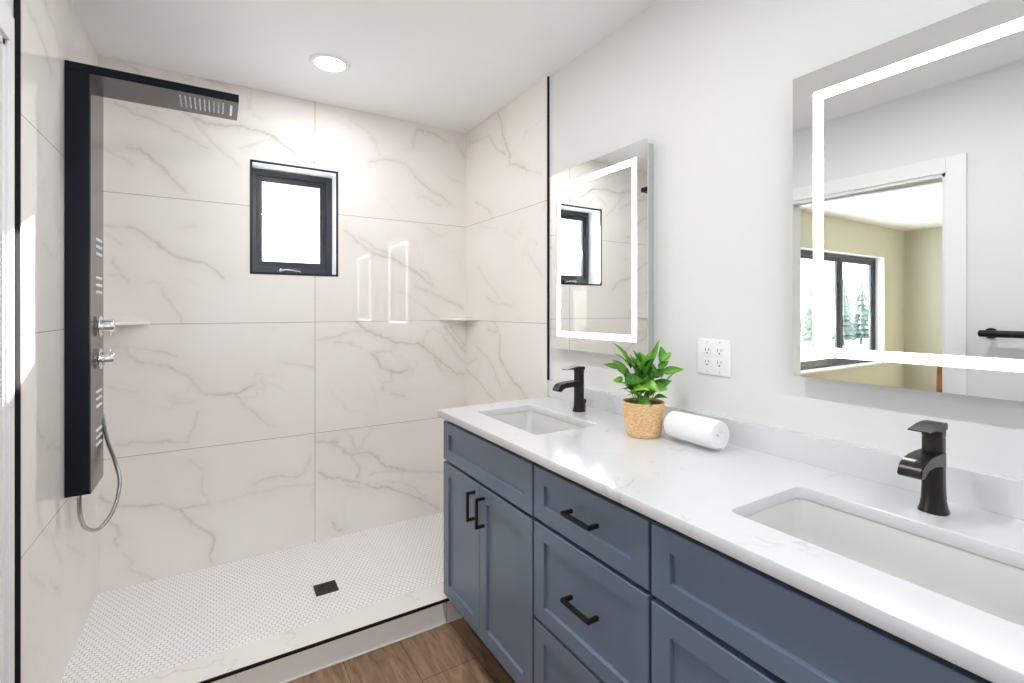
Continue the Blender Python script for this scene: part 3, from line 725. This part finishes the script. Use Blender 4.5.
cC = cabinet('slate blue two-door cabinet under the near sink, at the right edge', CY0, 0.7535)
shaker('false_drawer', 0.0755, 0.7495, 0.7295, ZT, cC)
dC = shaker('door', 0.4135, 0.7495, ZB+0.002, 0.7150, cC, rail=0.052); pull(dC, True, 0.448, 0.632, 0.108)
dD = shaker('door', 0.0755, 0.4105, ZB+0.002, 0.7150, cC, rail=0.052); pull(dD, True, 0.376, 0.632, 0.108)

# ------------------------------------------------------------------ counter with two sink cut-outs, and the backsplash
S1, S2 = 1.560, 0.405
HY, HX0, HX1 = 0.222, 0.916, 1.190
cx, hx = (HX0+HX1)/2, (HX1-HX0)/2
hole = lambda cy: rrect(cx, cy, hx, HY, 0.022)
ct = holed('countertop', R4(0.797, PX-0.0015, 0.070, 1.900), [hole(S1), hole(S2)], 0.028, 0.0018, M['quartz'], None, Matrix.Translation((0, 0, 0.924)))
tag(ct, 'long white quartz countertop with two sink cut-outs on the blue cabinets', 'countertop')
bs = obj('backsplash', B(1.376, PX-0.0001, 0.070, 1.900, 0.9383, 1.0130), M['quartz'])
tag(bs, 'low white quartz backsplash strip along the wall behind the counter', 'backsplash')

def sink(cy, label):
    t = thing('undermount_sink', label, 'sink', (cx, cy, 0.79), 'undermount vanity sinks')
    bm = bmesh.new(); Z = 0.9098
    def L(hx_, hy_, r, z): return [(x, y, z) for x, y in rrect(cx, cy, hx_, hy_, r, 6)]
    inner = [L(hx+0.022, HY+0.022, 0.035, Z-0.0), L(hx+0.004, HY+0.004, 0.026, Z), L(hx+0.002, HY+0.002, 0.026, Z-0.004),
             L(hx-0.004, HY-0.005, 0.03, Z-0.07), L(hx-0.010, HY-0.014, 0.036, Z-0.105), L(hx-0.024, HY-0.030, 0.045, Z-0.123),
             L(hx-0.060, HY-0.080, 0.05, Z-0.130), L(0.030, 0.030, 0.0299, Z-0.136)]
    outer = [L(0.030, 0.030, 0.0299, Z-0.146), L(hx-0.01, HY-0.02, 0.05, Z-0.138), L(hx+0.008, HY+0.006, 0.03, Z-0.10), L(hx+0.012, HY+0.012, 0.03, Z-0.012), L(hx+0.022, HY+0.022, 0.035, Z-0.010)]
    R = loft(bm, inner+outer)
    n = len(R[0])
    for i in range(n): bm.faces.new((R[-1][i], R[-1][(i+1)%n], R[0][(i+1)%n], R[0][i]))
    obj('basin', bm, M['ceramic'], t, sm=True)
    bm = bmesh.new(); lathe(bm, [(0.0, 0.006), (0.018, 0.006), (0.021, 0.003), (0.022, 0.0), (0.030, 0.001), (0.031, -0.003), (0.031, -0.010), (0, -0.010)], (cx, cy, Z-0.135))
    obj('drain', bm, M['bronze'], t, sm=True)
    return t
sk = sink(S1, 'white rectangular undermount sink nearest the shower, in front of the plant')
sk['label'] = 'white rectangular undermount sink at the far end, below the far black faucet'
s2 = copy_tree(sk, (0, S2-S1, 0)); s2['label'] = 'large near white rectangular undermount sink at the right edge'

# ------------------------------------------------------------------ faucets
def faucet(cyy, label):
    fx = 1.284; z0 = 0.938
    t = thing('faucet', label, 'faucet', (fx, cyy, z0), 'black single-lever faucets')
    def L(hx_, hy_, r, z, dx=0): return [(x, y, z0+z) for x, y in rrect(fx+dx, cyy, hx_, hy_, r, 6)]
    bm = bmesh.new()
    loft(bm, [L(0.0250, 0.0245, 0.019, 0.0003), L(0.0250, 0.0245, 0.019, 0.003), L(0.0225, 0.0220, 0.017, 0.010), L(0.0203, 0.0196, 0.015, 0.026), L(0.0190, 0.0182, 0.013, 0.050),
              L(0.0184, 0.0176, 0.012, 0.110), L(0.0184, 0.0176, 0.012, 0.1545), L(0.0176, 0.0168, 0.012, 0.156), L(0.0176, 0.0168, 0.012, 0.158)], True, True)
    obj('body', bm, M['bronze'], t, sm=True)
    # waterfall spout: flat wide tongue that curls down at its lip
    sp = [(0.004, 0.128), (-0.030, 0.1275), (-0.070, 0.126), (-0.095, 0.123), (-0.110, 0.117), (-0.119, 0.107), (-0.1235, 0.096), (-0.1215, 0.093),
          (-0.104, 0.0905), (-0.1005, 0.094), (-0.096, 0.1015), (-0.086, 0.106), (-0.055, 0.106), (-0.018, 0.101), (0.004, 0.094)]
    bm = bmesh.new(); prism(bm, [(fx+x, z0+z) for x, z in sp], cyy-0.0200, cyy+0.0200)
    ed = [e for e in bm.edges if abs(e.verts[0].co.y-e.verts[1].co.y) < 1e-6]
    bmesh.ops.bevel(bm, geom=ed, offset=0.0022, segments=2, affect='EDGES')
    obj('spout', bm, M['bronze'], t, sm=True)
    # lever cap
    def LL(x0, x1, hy, z): return [(x, y, z0+z) for x, y in rrect(fx+(x0+x1)/2, cyy, (x1-x0)/2, hy, min(0.013, hy*0.6), 6)]
    bm = bmesh.new()
    loft(bm, [LL(-0.0184, 0.0184, 0.0176, 0.1582), LL(-0.0185, 0.0185, 0.0178, 0.166), LL(-0.0185, 0.0185, 0.0178, 0.178), LL(-0.017, 0.017, 0.016, 0.1825)], True, True)
    hp = [(0.014, 0.1862), (-0.010, 0.1868), (-0.036, 0.1850), (-0.060, 0.1815), (-0.078, 0.1785), (-0.0785, 0.1762), (-0.060, 0.1765), (-0.042, 0.1760), (-0.028, 0.1735), (-0.016, 0.171), (0.0165, 0.172), (0.0184, 0.182)]
    prism(bm, [(fx+x, z0+z) for x, z in hp], cyy-0.0178, cyy+0.0178)
    obj('lever', bm, M['bronze'], t)
    bm = bmesh.new(); cyl(bm, (fx+0.030, cyy-0.002, z0), (fx+0.030, cyy-0.002, z0+0.032), 0.0026, seg=12)
    lathe(bm, [(0.0, 0.050), (0.0055, 0.047), (0.007, 0.041), (0.006, 0.035), (0.0035, 0.030), (0, 0.030)], (fx+0.030, cyy-0.002, z0), seg=14)
    obj('lift_rod', bm, M['bronze'], t, sm=True)
    return t
f1 = faucet(1.563, 'matte black single-lever faucet behind the far sink, left of the plant')
f2 = copy_tree(f1, (0, 0.400-1.563, 0)); f2['label'] = 'large near matte black faucet behind the right-hand sink'
f2.location.x += -0.004

# ------------------------------------------------------------------ lit mirrors
def mirror(y0, y1, z0, z1, label):
    t = thing('lit_mirror', label, 'mirror', (1.39, (y0+y1)/2, z0), 'backlit rectangular mirrors')
    YZ = lambda x: Matrix(((0, 0, 1, x), (1, 0, 0, 0), (0, 1, 0, 0), (0, 0, 0, 1)))       # local x,y -> world y,z
    obj('glass', B(1.3552, 1.3602, y0, y1, z0, z1), M['mirror'], t)
    obj('housing', B(1.3603, PX-0.0003, y0+0.012, y1-0.012, z0+0.012, z1-0.012, 0.001), M['alu'], t)
    a = 0.054; wd = 0.0245
    holed('light_strip', R4(y0+a, y1-a, z0+a+0.004, z1-a-0.004), [R4(y0+a+wd, y1-a-wd, z0+a+wd+0.004, z1-a-wd-0.004)], 0.0008, 0.0002, M['led'], t, YZ(1.3549))
    return t
m1 = mirror(1.256, 1.862, 1.178, 1.994, 'smaller looking lit wall mirror beside the shower, above the far sink')
m1['label'] = 'lit rectangular wall mirror above the far sink, reflecting the shower window'
m2 = copy_tree(m1, (0, 0.730-1.862, 0)); m2['label'] = 'large near lit rectangular wall mirror at the right edge, reflecting the doorway'
# small touch buttons glowing on the mirrors
for mm, dy in ((m1, 0), (m2, 0.730-1.862)):
    pass

# ------------------------------------------------------------------ outlet plate
oy0, oy1, oz0, oz1 = 0.944, 1.069, 1.144, 1.262
t = thing('outlet_plate', 'white four-socket outlet plate on the wall above the towel', 'outlet', (PX, (oy0+oy1)/2, oz0))
bm = bmesh.new(); box(bm, PX-0.0065, PX, oy0, oy1, oz0, oz1, 0.003, 3); obj('cover', bm, M['plate'], t, sm=True)
for cyy in ((oy0*0.5+oy1*0.5)-0.023, (oy0*0.5+oy1*0.5)+0.023):
    for cz in ((oz0+oz1)/2-0.0195, (oz0+oz1)/2+0.0195):
        bm = bmesh.new(); box(bm, PX-0.0080, PX-0.0060, cyy-0.0165, cyy+0.0165, cz-0.014, cz+0.014, 0.0008)
        sk_ = obj('socket', bm, M['plate'], t)
        bm = bmesh.new()
        box(bm, PX-0.0083, PX-0.0079, cyy+0.0052, cyy+0.0074, cz+0.000, cz+0.0085); box(bm, PX-0.0083, PX-0.0079, cyy-0.0074, cyy-0.0052, cz+0.0005, cz+0.008)
        cyl(bm, (PX-0.0083, cyy, cz-0.0065), (PX-0.0079, cyy, cz-0.0065), 0.0028, seg=14)
        obj('slots', bm, M['slot'], sk_)
for cz in (oz0+0.010, oz1-0.010):
    for cyy in ((oy0*0.5+oy1*0.5)-0.023, (oy0*0.5+oy1*0.5)+0.023):
        bm = bmesh.new(); lathe(bm, [(0.0032, 0.0), (0.003, 0.0008), (0.0, 0.0010)], (PX-0.0063, cyy, cz), (-1, 0, 0), seg=14); obj('screw', bm, M['alu'], t, sm=True)

# ------------------------------------------------------------------ rolled towel
def towel():
    cx_, cz_, r = 1.262, 0.938+0.0500, 0.0500
    bm = bmesh.new(); turns = 3.6; n = 150; th = 0.0106
    prof_o = []; prof_i = []
    for i in range(n+1):
        a = 2*PI*turns*i/n; rr = 0.007+(r-0.007)*i/n
        e = 0.92 if math.sin(a-0.6) < 0 else 1.0
        k = 1+0.02*math.sin(3*a+1)
        def P(q): 
            x = q*k*math.cos(-a+2.4); z = q*k*math.sin(-a+2.4)
            z = max(z, -0.0497); return (x*1.02, z)
        prof_o.append(P(rr)); prof_i.append(P(max(rr-th, 0.002)))
    prof = prof_o+prof_i[::-1]
    ys = [(0.0, 0.90, 0.003), (0.004, 0.97, 0), (0.012, 1.0, 0), (0.06, 1.015, 0), (0.11, 1.0, 0), (0.166, 1.0, 0), (0.176, 0.97, 0), (0.180, 0.90, 0.003)]
    loops = []
    for yy, s, dz in ys:
        L = []
        for j, (x, z) in enumerate(prof):
            rad = math.hypot(x, z); cone = (0.010*(1-rad/r)+0.004*math.sin(9*rad/r)) * (1 if yy > 0.087 else -1)
            L.append((cx_+x*s, 0.888+yy-cone*0.5, cz_+z*s-(1-s)*0.0+0.0))
        loops.append(L)
    R = loft(bm, loops)
    m_ = n+1
    for ring in (R[0], R[-1]):
        for i in range(n):
            bm.faces.new((ring[i], ring[i+1], ring[2*m_-2-i], ring[2*m_-1-i]))
    o = obj('rolled_towel', bm, M['towel'], None, sm=True)
    tag(o, 'rolled white towel lying on the counter to the right of the plant', 'towel')
    # turn slightly
    return o
tw = towel()

# ------------------------------------------------------------------ potted plant
pcx, pcy, pz = 1.222, 1.150, 0.9385
pl = thing('potted_plant', 'leafy green plant in a woven straw pot beside the white towel', 'plant', (pcx, pcy, pz))
bm = bmesh.new()
prof = [(0.0, 0.0), (0.051, 0.0), (0.0545, 0.004), (0.0560, 0.010)]
for i in range(1, 23):
    z = 0.010+i*0.0046; rr = 0.0560+0.0120*(i/22)
    prof += [(rr+0.0011, z-0.0023), (rr, z)]
prof += [(0.0690, 0.1125), (0.0675, 0.115), (0.0645, 0.1135), (0.0625, 0.09), (0.0, 0.088)]
lathe(bm, prof, (pcx, pcy, pz), seg=56)
obj('pot', bm, M['basket'], pl, sm=True)
bm = bmesh.new(); lathe(bm, [(0.0, 0.100), (0.03, 0.1095), (0.0650, 0.107), (0.0635, 0.097), (0, 0.093)], (pcx, pcy, pz), seg=40)
obj('soil', bm, M['soil'], pl, sm=True)

R_ = Vector((math.cos(0.70), -math.sin(0.70), 0)); F_ = Vector((math.sin(0.70), math.cos(0.70), 0)); U_ = Vector((0, 0, 1))
org = Vector((pcx, pcy, 1.0535))
rnd = random.Random(5)
def leaf(base, tip, wd, curl, tint, side=None, roll=0.0):
    bm = bmesh.new(); n = 9; lay = bm.verts.layers.float_color.new('tint')
    d = tip-base; L = d.length; dn = d.normalized()
    s = dn.cross(U_); s = R_.copy() if s.length < 1e-3 else s.normalized()
    nrm = s.cross(dn).normalized()
    s = (Matrix.Rotation(roll, 3, dn) @ s); nrm = (Matrix.Rotation(roll, 3, dn) @ nrm)
    rows = []
    for i in range(n+1):
        t_ = i/n; c = base+d*t_+nrm*(math.sin(t_*PI)*curl*L)
        w_ = wd*(math.sin(PI*min(1, t_**0.75))**0.9)*(1-0.25*t_)+0.0006
        row = []
        for k in (-1, -0.5, 0, 0.5, 1):
            p = c+s*(w_*k)+nrm*(abs(k)*w_*0.32)
            v = bm.verts.new(p)
            f = (1.0 if k else 1.35)*(0.9+0.2*t_)
            v[lay] = (tint[0]*f, tint[1]*f, tint[2]*f, 1); row.append(v)
        rows.append(row)
    for A, Bq in zip(rows, rows[1:]):
        for k in range(4): bm.faces.new((A[k], A[k+1], Bq[k+1], Bq[k]))
    return obj('leaf', bm, M['leaf'], pl, sm=False)
def plant_point(u, v, dep=0.0):                        # plant-local: right, up (m), depth
    return org+R_*u+U_*v+F_*dep
def q(px, py): return ((px-366)/8.533/302, (572-py)/8.533/302)
greens = [srgb(92,150,44), srgb(66,128,42), srgb(120,176,60), srgb(50,108,42), srgb(140,190,72)]
spec = [((240,235),(88,58),.011,.06,2,-.02),((410,280),(502,46),.013,-.04,0,.01),((520,320),(692,287),.012,.10,0,-.02),((520,230),(612,160),.012,.05,2,.03),
 ((150,300),(28,272),.009,.08,0,.03),((195,385),(102,390),.010,-.06,2,-.03),((570,395),(642,332),.009,.05,3,.02),((400,290),(345,158),.014,.05,2,.04),
 ((515,250),(530,105),.014,.12,0,.05),((225,250),(118,172),.012,.05,2,.04),((200,345),(98,215),.017,.08,0,-.02),((440,540),(545,520),.011,.1,0,-.05),
 ((200,370),(345,376),.016,-.10,1,-.07),((250,480),(395,446),.013,.12,4,-.08),((320,545),(415,585),.014,.12,0,-.07),((260,300),(215,140),.014,-.05,1,.03),
 ((300,330),(250,170),.013,.05,0,.0),((430,330),(375,205),.013,.06,1,.05),((480,360),(430,230),.013,-.04,0,.02),((470,440),(585,380),.015,.10,1,-.04),
 ((430,430),(545,450),.015,.06,0,-.06),((350,400),(480,470),.016,.10,4,-.07),((500,300),(590,230),.012,.04,0,.03),((300,430),(195,470),.013,.08,1,-.05),
 ((330,470),(210,410),.016,.06,0,-.05),((300,500),(215,520),.012,.08,4,-.05),((380,360),(330,260),.014,.05,3,-.01),((400,350),(445,300),.012,.04,1,-.05),
 ((420,520),(470,395),.015,.1,0,-.06),((280,400),(330,300),.014,.05,1,-.04),((360,500),(300,400),.016,.08,1,-.05),((450,500),(540,400),.014,.06,3,-.02),
 ((260,420),(160,330),.013,.05,3,.03),((460,380),(560,300),.014,.07,1,.04),((240,380),(180,250),.012,.04,1,.04)]
for bq, tq, wd, cu, ti, dep in spec:
    b_ = plant_point(*q(*bq), dep*0.4); e_ = plant_point(*q(*tq), dep)
    leaf(b_, e_, wd*1.25, cu, greens[ti], roll=rnd.uniform(-0.5, 0.5)+(0.9 if abs((e_-b_).normalized().z) < 0.5 else 0.2))
for i in range(44):
    a = rnd.uniform(0, 2*PI); rr = rnd.uniform(0.01, 0.045); z0 = rnd.uniform(0.0, 0.11)
    b_ = org+Vector((math.cos(a)*rr*0.5, math.sin(a)*rr*0.5, z0)); el = rnd.uniform(0.1, 1.2)
    dr = Vector((math.cos(a)*math.cos(el), math.sin(a)*math.cos(el), math.sin(el)))
    leaf(b_, b_+dr*rnd.uniform(0.05, 0.09), rnd.uniform(.012, .018), rnd.uniform(-.02, .12), greens[rnd.randint(0, 3)], roll=rnd.uniform(-0.4, 0.4))
for i in range(9):
    a = rnd.uniform(0, 2*PI); r0 = rnd.uniform(0.005, 0.03)
    p0 = Vector((pcx+math.cos(a)*r0, pcy+math.sin(a)*r0, pz+0.098)); p1 = p0+Vector((math.cos(a)*0.02, math.sin(a)*0.02, 0.06)); p2 = p1+Vector((math.cos(a)*0.025, math.sin(a)*0.025, 0.05))
    bm = bmesh.new(); tube(bm, spline([p0, p1, p2], 4), 0.0016, seg=6); obj('stem', bm, M['stem'], pl, sm=True)

# ------------------------------------------------------------------ corner shelves
def corner_shelf(sx, label, yx, z, ln):
    x0 = XR-0.0005 if sx > 0 else XL+0.0005; yb = YB-0.0005
    bm = bmesh.new(); n = 8; pts = [(x0, yb)]
    A = (x0-sx*ln, yb); Bq = (x0, yb-ln)
    c = [A]
    for k in range(1, n):
        t_ = k/n; c.append((A[0]+(Bq[0]-A[0])*t_+sx*0.012*math.sin(PI*t_), A[1]+(Bq[1]-A[1])*t_+0.012*math.sin(PI*t_)))
    c.append(Bq); pts += c
    a = [bm.verts.new((x, y, z)) for x, y in pts]; b = [bm.verts.new((x, y, z+0.015)) for x, y in pts]; m_ = len(pts)
    for i in range(m_): bm.faces.new((a[i], a[(i+1)%m_], b[(i+1)%m_], b[i]))
    bm.faces.new(a); bm.faces.new(b[::-1])
    ed = [e for e in bm.edges if e.verts[0].co.z > z+0.01 and e.verts[1].co.z > z+0.01]
    bmesh.ops.bevel(bm, geom=ed, offset=0.002, segments=2, affect='EDGES')
    o = obj('corner_shelf', bm, M['shelf']); tag(o, label, 'shelf', 'marble corner shelves in the shower')
corner_shelf(1, 'small marble corner shelf in the right corner of the shower', 0, 1.2915, 0.190)
corner_shelf(-1, 'small marble corner shelf in the left corner, behind the shower knobs', 0, 1.2895, 0.190)

# ------------------------------------------------------------------ shower drain
dx0, dx1, dy0, dy1 = 0.382, 0.479, 2.300, 2.392
t = thing('floor_drain', 'small square dark bronze drain in the white mosaic shower floor', 'drain', (0.43, 2.346, 0.073))
cxx, cyy_ = (dx0+dx1)/2, (dy0+dy1)/2
ringholes = []
for k in range(8):
    a0 = math.radians(k*45+8); a1 = math.radians(k*45+37)
    for r0, r1 in ((0.014, 0.020), (0.026, 0.034)):
        P = [(cxx+r1*math.cos(a0+(a1-a0)*i/4), cyy_+r1*math.sin(a0+(a1-a0)*i/4)) for i in range(5)]+[(cxx+r0*math.cos(a1-(a1-a0)*i/4), cyy_+r0*math.sin(a1-(a1-a0)*i/4)) for i in range(5)]
        ringholes.append(P)
holed('grate', R4(dx0, dx1, dy0, dy1), ringholes, 0.004, 0.0003, M['bronze'], t, Matrix.Translation((0, 0, 0.0755)))
obj('sump', B(dx0+0.006, dx1-0.006, dy0+0.006, dy1-0.006, 0.0731, 0.0736), M['blacktrim'], t)

# ------------------------------------------------------------------ shower panel on the left wall
py0, py1, pz0, pz1, px1 = 2.277, 2.502, 0.694, 2.242, -0.386
sp = thing('shower_panel', 'tall black shower column with rain head arm on the left tiled wall', 'shower panel', (XL, 2.40, pz0))
bm = bmesh.new()
v = [(XL+0.0006, z) for z in (pz0, pz1-0.031)]
box(bm, XL+0.0006, px1-0.004, py0, py1, pz0, pz1-0.0330, 0.0015)
obj('column', bm, M['navy'], sp)
bm = bmesh.new()                                  # smoked face plate, its lower end runs down to the near side
def face(x): return [(x, py0, pz0), (x, py0, pz1-0.0330), (x, py1, pz1-0.0330), (x, py1, pz0)]
loft(bm, [face(px1-0.0039), face(px1)], True, True)
obj('face_plate', bm, M['panelface'], sp)
ax1 = 0.079
bm = bmesh.new(); box(bm, XL+0.0006, ax1, py0, py1, pz1-0.0318, pz1, 0.0015); obj('rain_arm', bm, M['navy'], sp)
ap = obj('spray_plate', B(px1-0.0038, ax1-0.002, py0+0.002, py1-0.002, pz1-0.0324, pz1-0.0317), M['panelface'], sp)
bm = bmesh.new()
for i in range(10):
    for j in range(9):
        x = -0.123+i*0.0163; y = 2.318+j*0.0150
        lathe(bm, [(0.0032, 0.0), (0.0027, -0.0022), (0.0, -0.0026)], (x, y, pz1-0.0323), seg=8)
obj('nozzles', bm, M['nozzle'], ap)
bm = bmesh.new(); box(bm, 0.049, 0.057, 2.325, 2.450, pz1-0.0336, pz1-0.0323); obj('waterfall_slot', bm, M['nozzle'], ap)
jet0 = None
for zc in (1.598, 1.452, 1.020, 0.875):
    bm = bmesh.new()
    for r_ in range(3):
        for k in range(4):
            y = 2.370+k*0.026; z = zc+0.027-r_*0.027
            lathe(bm, [(0.0062, 0.0), (0.0058, 0.003), (0.003, 0.0045), (0.0, 0.0048)], (px1, y, z), (1, 0, 0), seg=12)
    obj('body_jet', bm, M['nozzle'], sp, sm=True)
for zc, up in ((1.296, -1), (1.172, 1)):
    yk = 2.395
    bm = bmesh.new(); lathe(bm, [(0.0, 0.0), (0.022, 0.0), (0.022, 0.002), (0.0180, 0.003), (0.0180, 0.006), (0.038, 0.0065), (0.040, 0.009), (0.038, 0.0115), (0.023, 0.012),
        (0.023, 0.014), (0.0260, 0.015), (0.0260, 0.048), (0.0240, 0.051), (0.0, 0.052)], (px1, yk, zc), (1, 0, 0), seg=36)
    kb = obj('knob', bm, M['chrome'], sp, sm=True)
    bm = bmesh.new(); cyl(bm, (px1+0.038, yk, zc+up*0.024), (px1+0.038, yk, zc+up*0.038), 0.0042, seg=14); obj('stop_pin', bm, M['chrome'], kb, sm=True)
hose = [(-0.410, 2.512, 1.00), (-0.394, 2.512, 0.946), (-0.376, 2.512, 0.836), (-0.352, 2.522, 0.740), (-0.335, 2.505, 0.659), (-0.345, 2.475, 0.577), (-0.368, 2.45, 0.528),
        (-0.394, 2.415, 0.513), (-0.420, 2.375, 0.545), (-0.4275, 2.345, 0.605), (-0.4275, 2.335, 0.66), (-0.4275, 2.335, 0.70)]
bm = bmesh.new(); tube(bm, spline(hose, 10), 0.0072, seg=12); obj('hose', bm, M['steel'], sp, sm=True)
bm = bmesh.new(); cyl(bm, (-0.4275, 2.335, 0.672), (-0.4275, 2.335, 0.700), 0.010); obj('hose_nut', bm, M['chrome'], sp, sm=True)

# ------------------------------------------------------------------ towel bar beside the doorway (seen in the near mirror)
tb = thing('towel_bar', 'black towel bar on the wall beside the doorway, seen in the near mirror', 'towel bar', (PL, 0.5, 1.245))
bm = bmesh.new(); tube(bm, [(-0.405, 0.805, 1.245), (-0.405, 0.802, 1.245), (-0.405, 0.796, 1.245), (-0.405, 0.20, 1.245), (-0.405, 0.192, 1.245)], [0.010, 0.0155, 0.0165, 0.0165, 0.010], seg=20); obj('bar', bm, M['black'], tb, sm=True)
for y in (0.775, 0.225):
    bm = bmesh.new(); cyl(bm, (PL, y, 1.245), (PL+0.006, y, 1.245), 0.026); cyl(bm, (PL+0.006, y, 1.245), (-0.405, y, 1.245), 0.0125); obj('bracket', bm, M['black'], tb, sm=True)

# ------------------------------------------------------------------ things of the next room and outdoors
t = thing('wooden_stand', 'slim tapered wooden post standing in the next room, seen in the near mirror', 'stand', (-3.0, 1.73, 0))
bm = bmesh.new(); loft(bm, [[(-3.0+sx*h, 1.73+sy*h, z) for sx, sy in ((1,1),(-1,1),(-1,-1),(1,-1))] for h, z in ((0.030, 0.03), (0.028, 0.5), (0.022, 0.90), (0.018, 0.92))], True, True); obj('post', bm, M['wood_post'], t)
obj('base', B(-3.14, -2.86, 1.59, 1.87, 0.0005, 0.03, 0.004), M['wood_post'], t)
struct('ground', B(-60, 40, 3.6, 70, -0.9, -0.6), M['snow'])
def conifer(x, y, h, r, label, seed):
    rr = random.Random(seed); t = thing('conifer_tree', label, 'tree', (x, y, -0.6), 'conifers beyond the windows')
    bm = bmesh.new(); n = 12
    for i in range(n):
        z = -0.6+h*(0.10+0.86*i/n); ri = r*(1-i/n)+0.08; hh = h/n*1.7; seg = 18
        c = bm.verts.new((x, y, z+hh)); ring = []
        for k in range(seg):
            a = 2*PI*k/seg; q_ = ri*(rr.uniform(0.75, 1.1) if k % 2 else rr.uniform(0.5, 0.7)); ring.append(bm.verts.new((x+q_*math.cos(a), y+q_*math.sin(a), z-rr.uniform(0, 0.2)*hh)))
        c2 = bm.verts.new((x, y, z+0.2*hh))
        for k in range(seg): bm.faces.new((ring[k], ring[(k+1)%seg], c)); bm.faces.new((ring[(k+1)%seg], ring[k], c2))
    obj('foliage', bm, M['conifer'], t)
    bm = bmesh.new(); cyl(bm, (x, y, -0.6), (x, y, -0.6+h*0.9), r*0.09, 0.03, seg=10); obj('trunk', bm, M['bark'], t)
conifer(-28.5, 13.0, 3.75, 0.75, 'tall snowy-season conifer outside, right-hand one in the mirrored window', 1)
conifer(-26.5, 13.0, 3.65, 0.6, 'conifer outside the next room, centre one in the mirrored window', 2)
conifer(-31.5, 13.6, 3.2, 0.8, 'shorter conifer outside, behind the window post in the mirrored view', 3)
conifer(-23.3, 13.0, 3.3, 0.6, 'small conifer outside, leftmost in the mirrored window', 4)
t = thing('house', 'pale house with snowy roof outside, seen in the mirrored window', 'house', (-23, 16, -0.6))
obj('walls', B(-26, -20, 14.5, 19, -0.6, 1.2), M['house'], t)
bm = bmesh.new(); prism(bm, [(-26.4, 1.2), (-19.6, 1.2), (-23, 2.1)], 14.2, 19.3); obj('roof', bm, M['roof'], t)
for x in (-24.6, -21.4):
    obj('window', B(x-0.4, x+0.4, 14.46, 14.5, 0.1, 0.8), M['frame'], t)
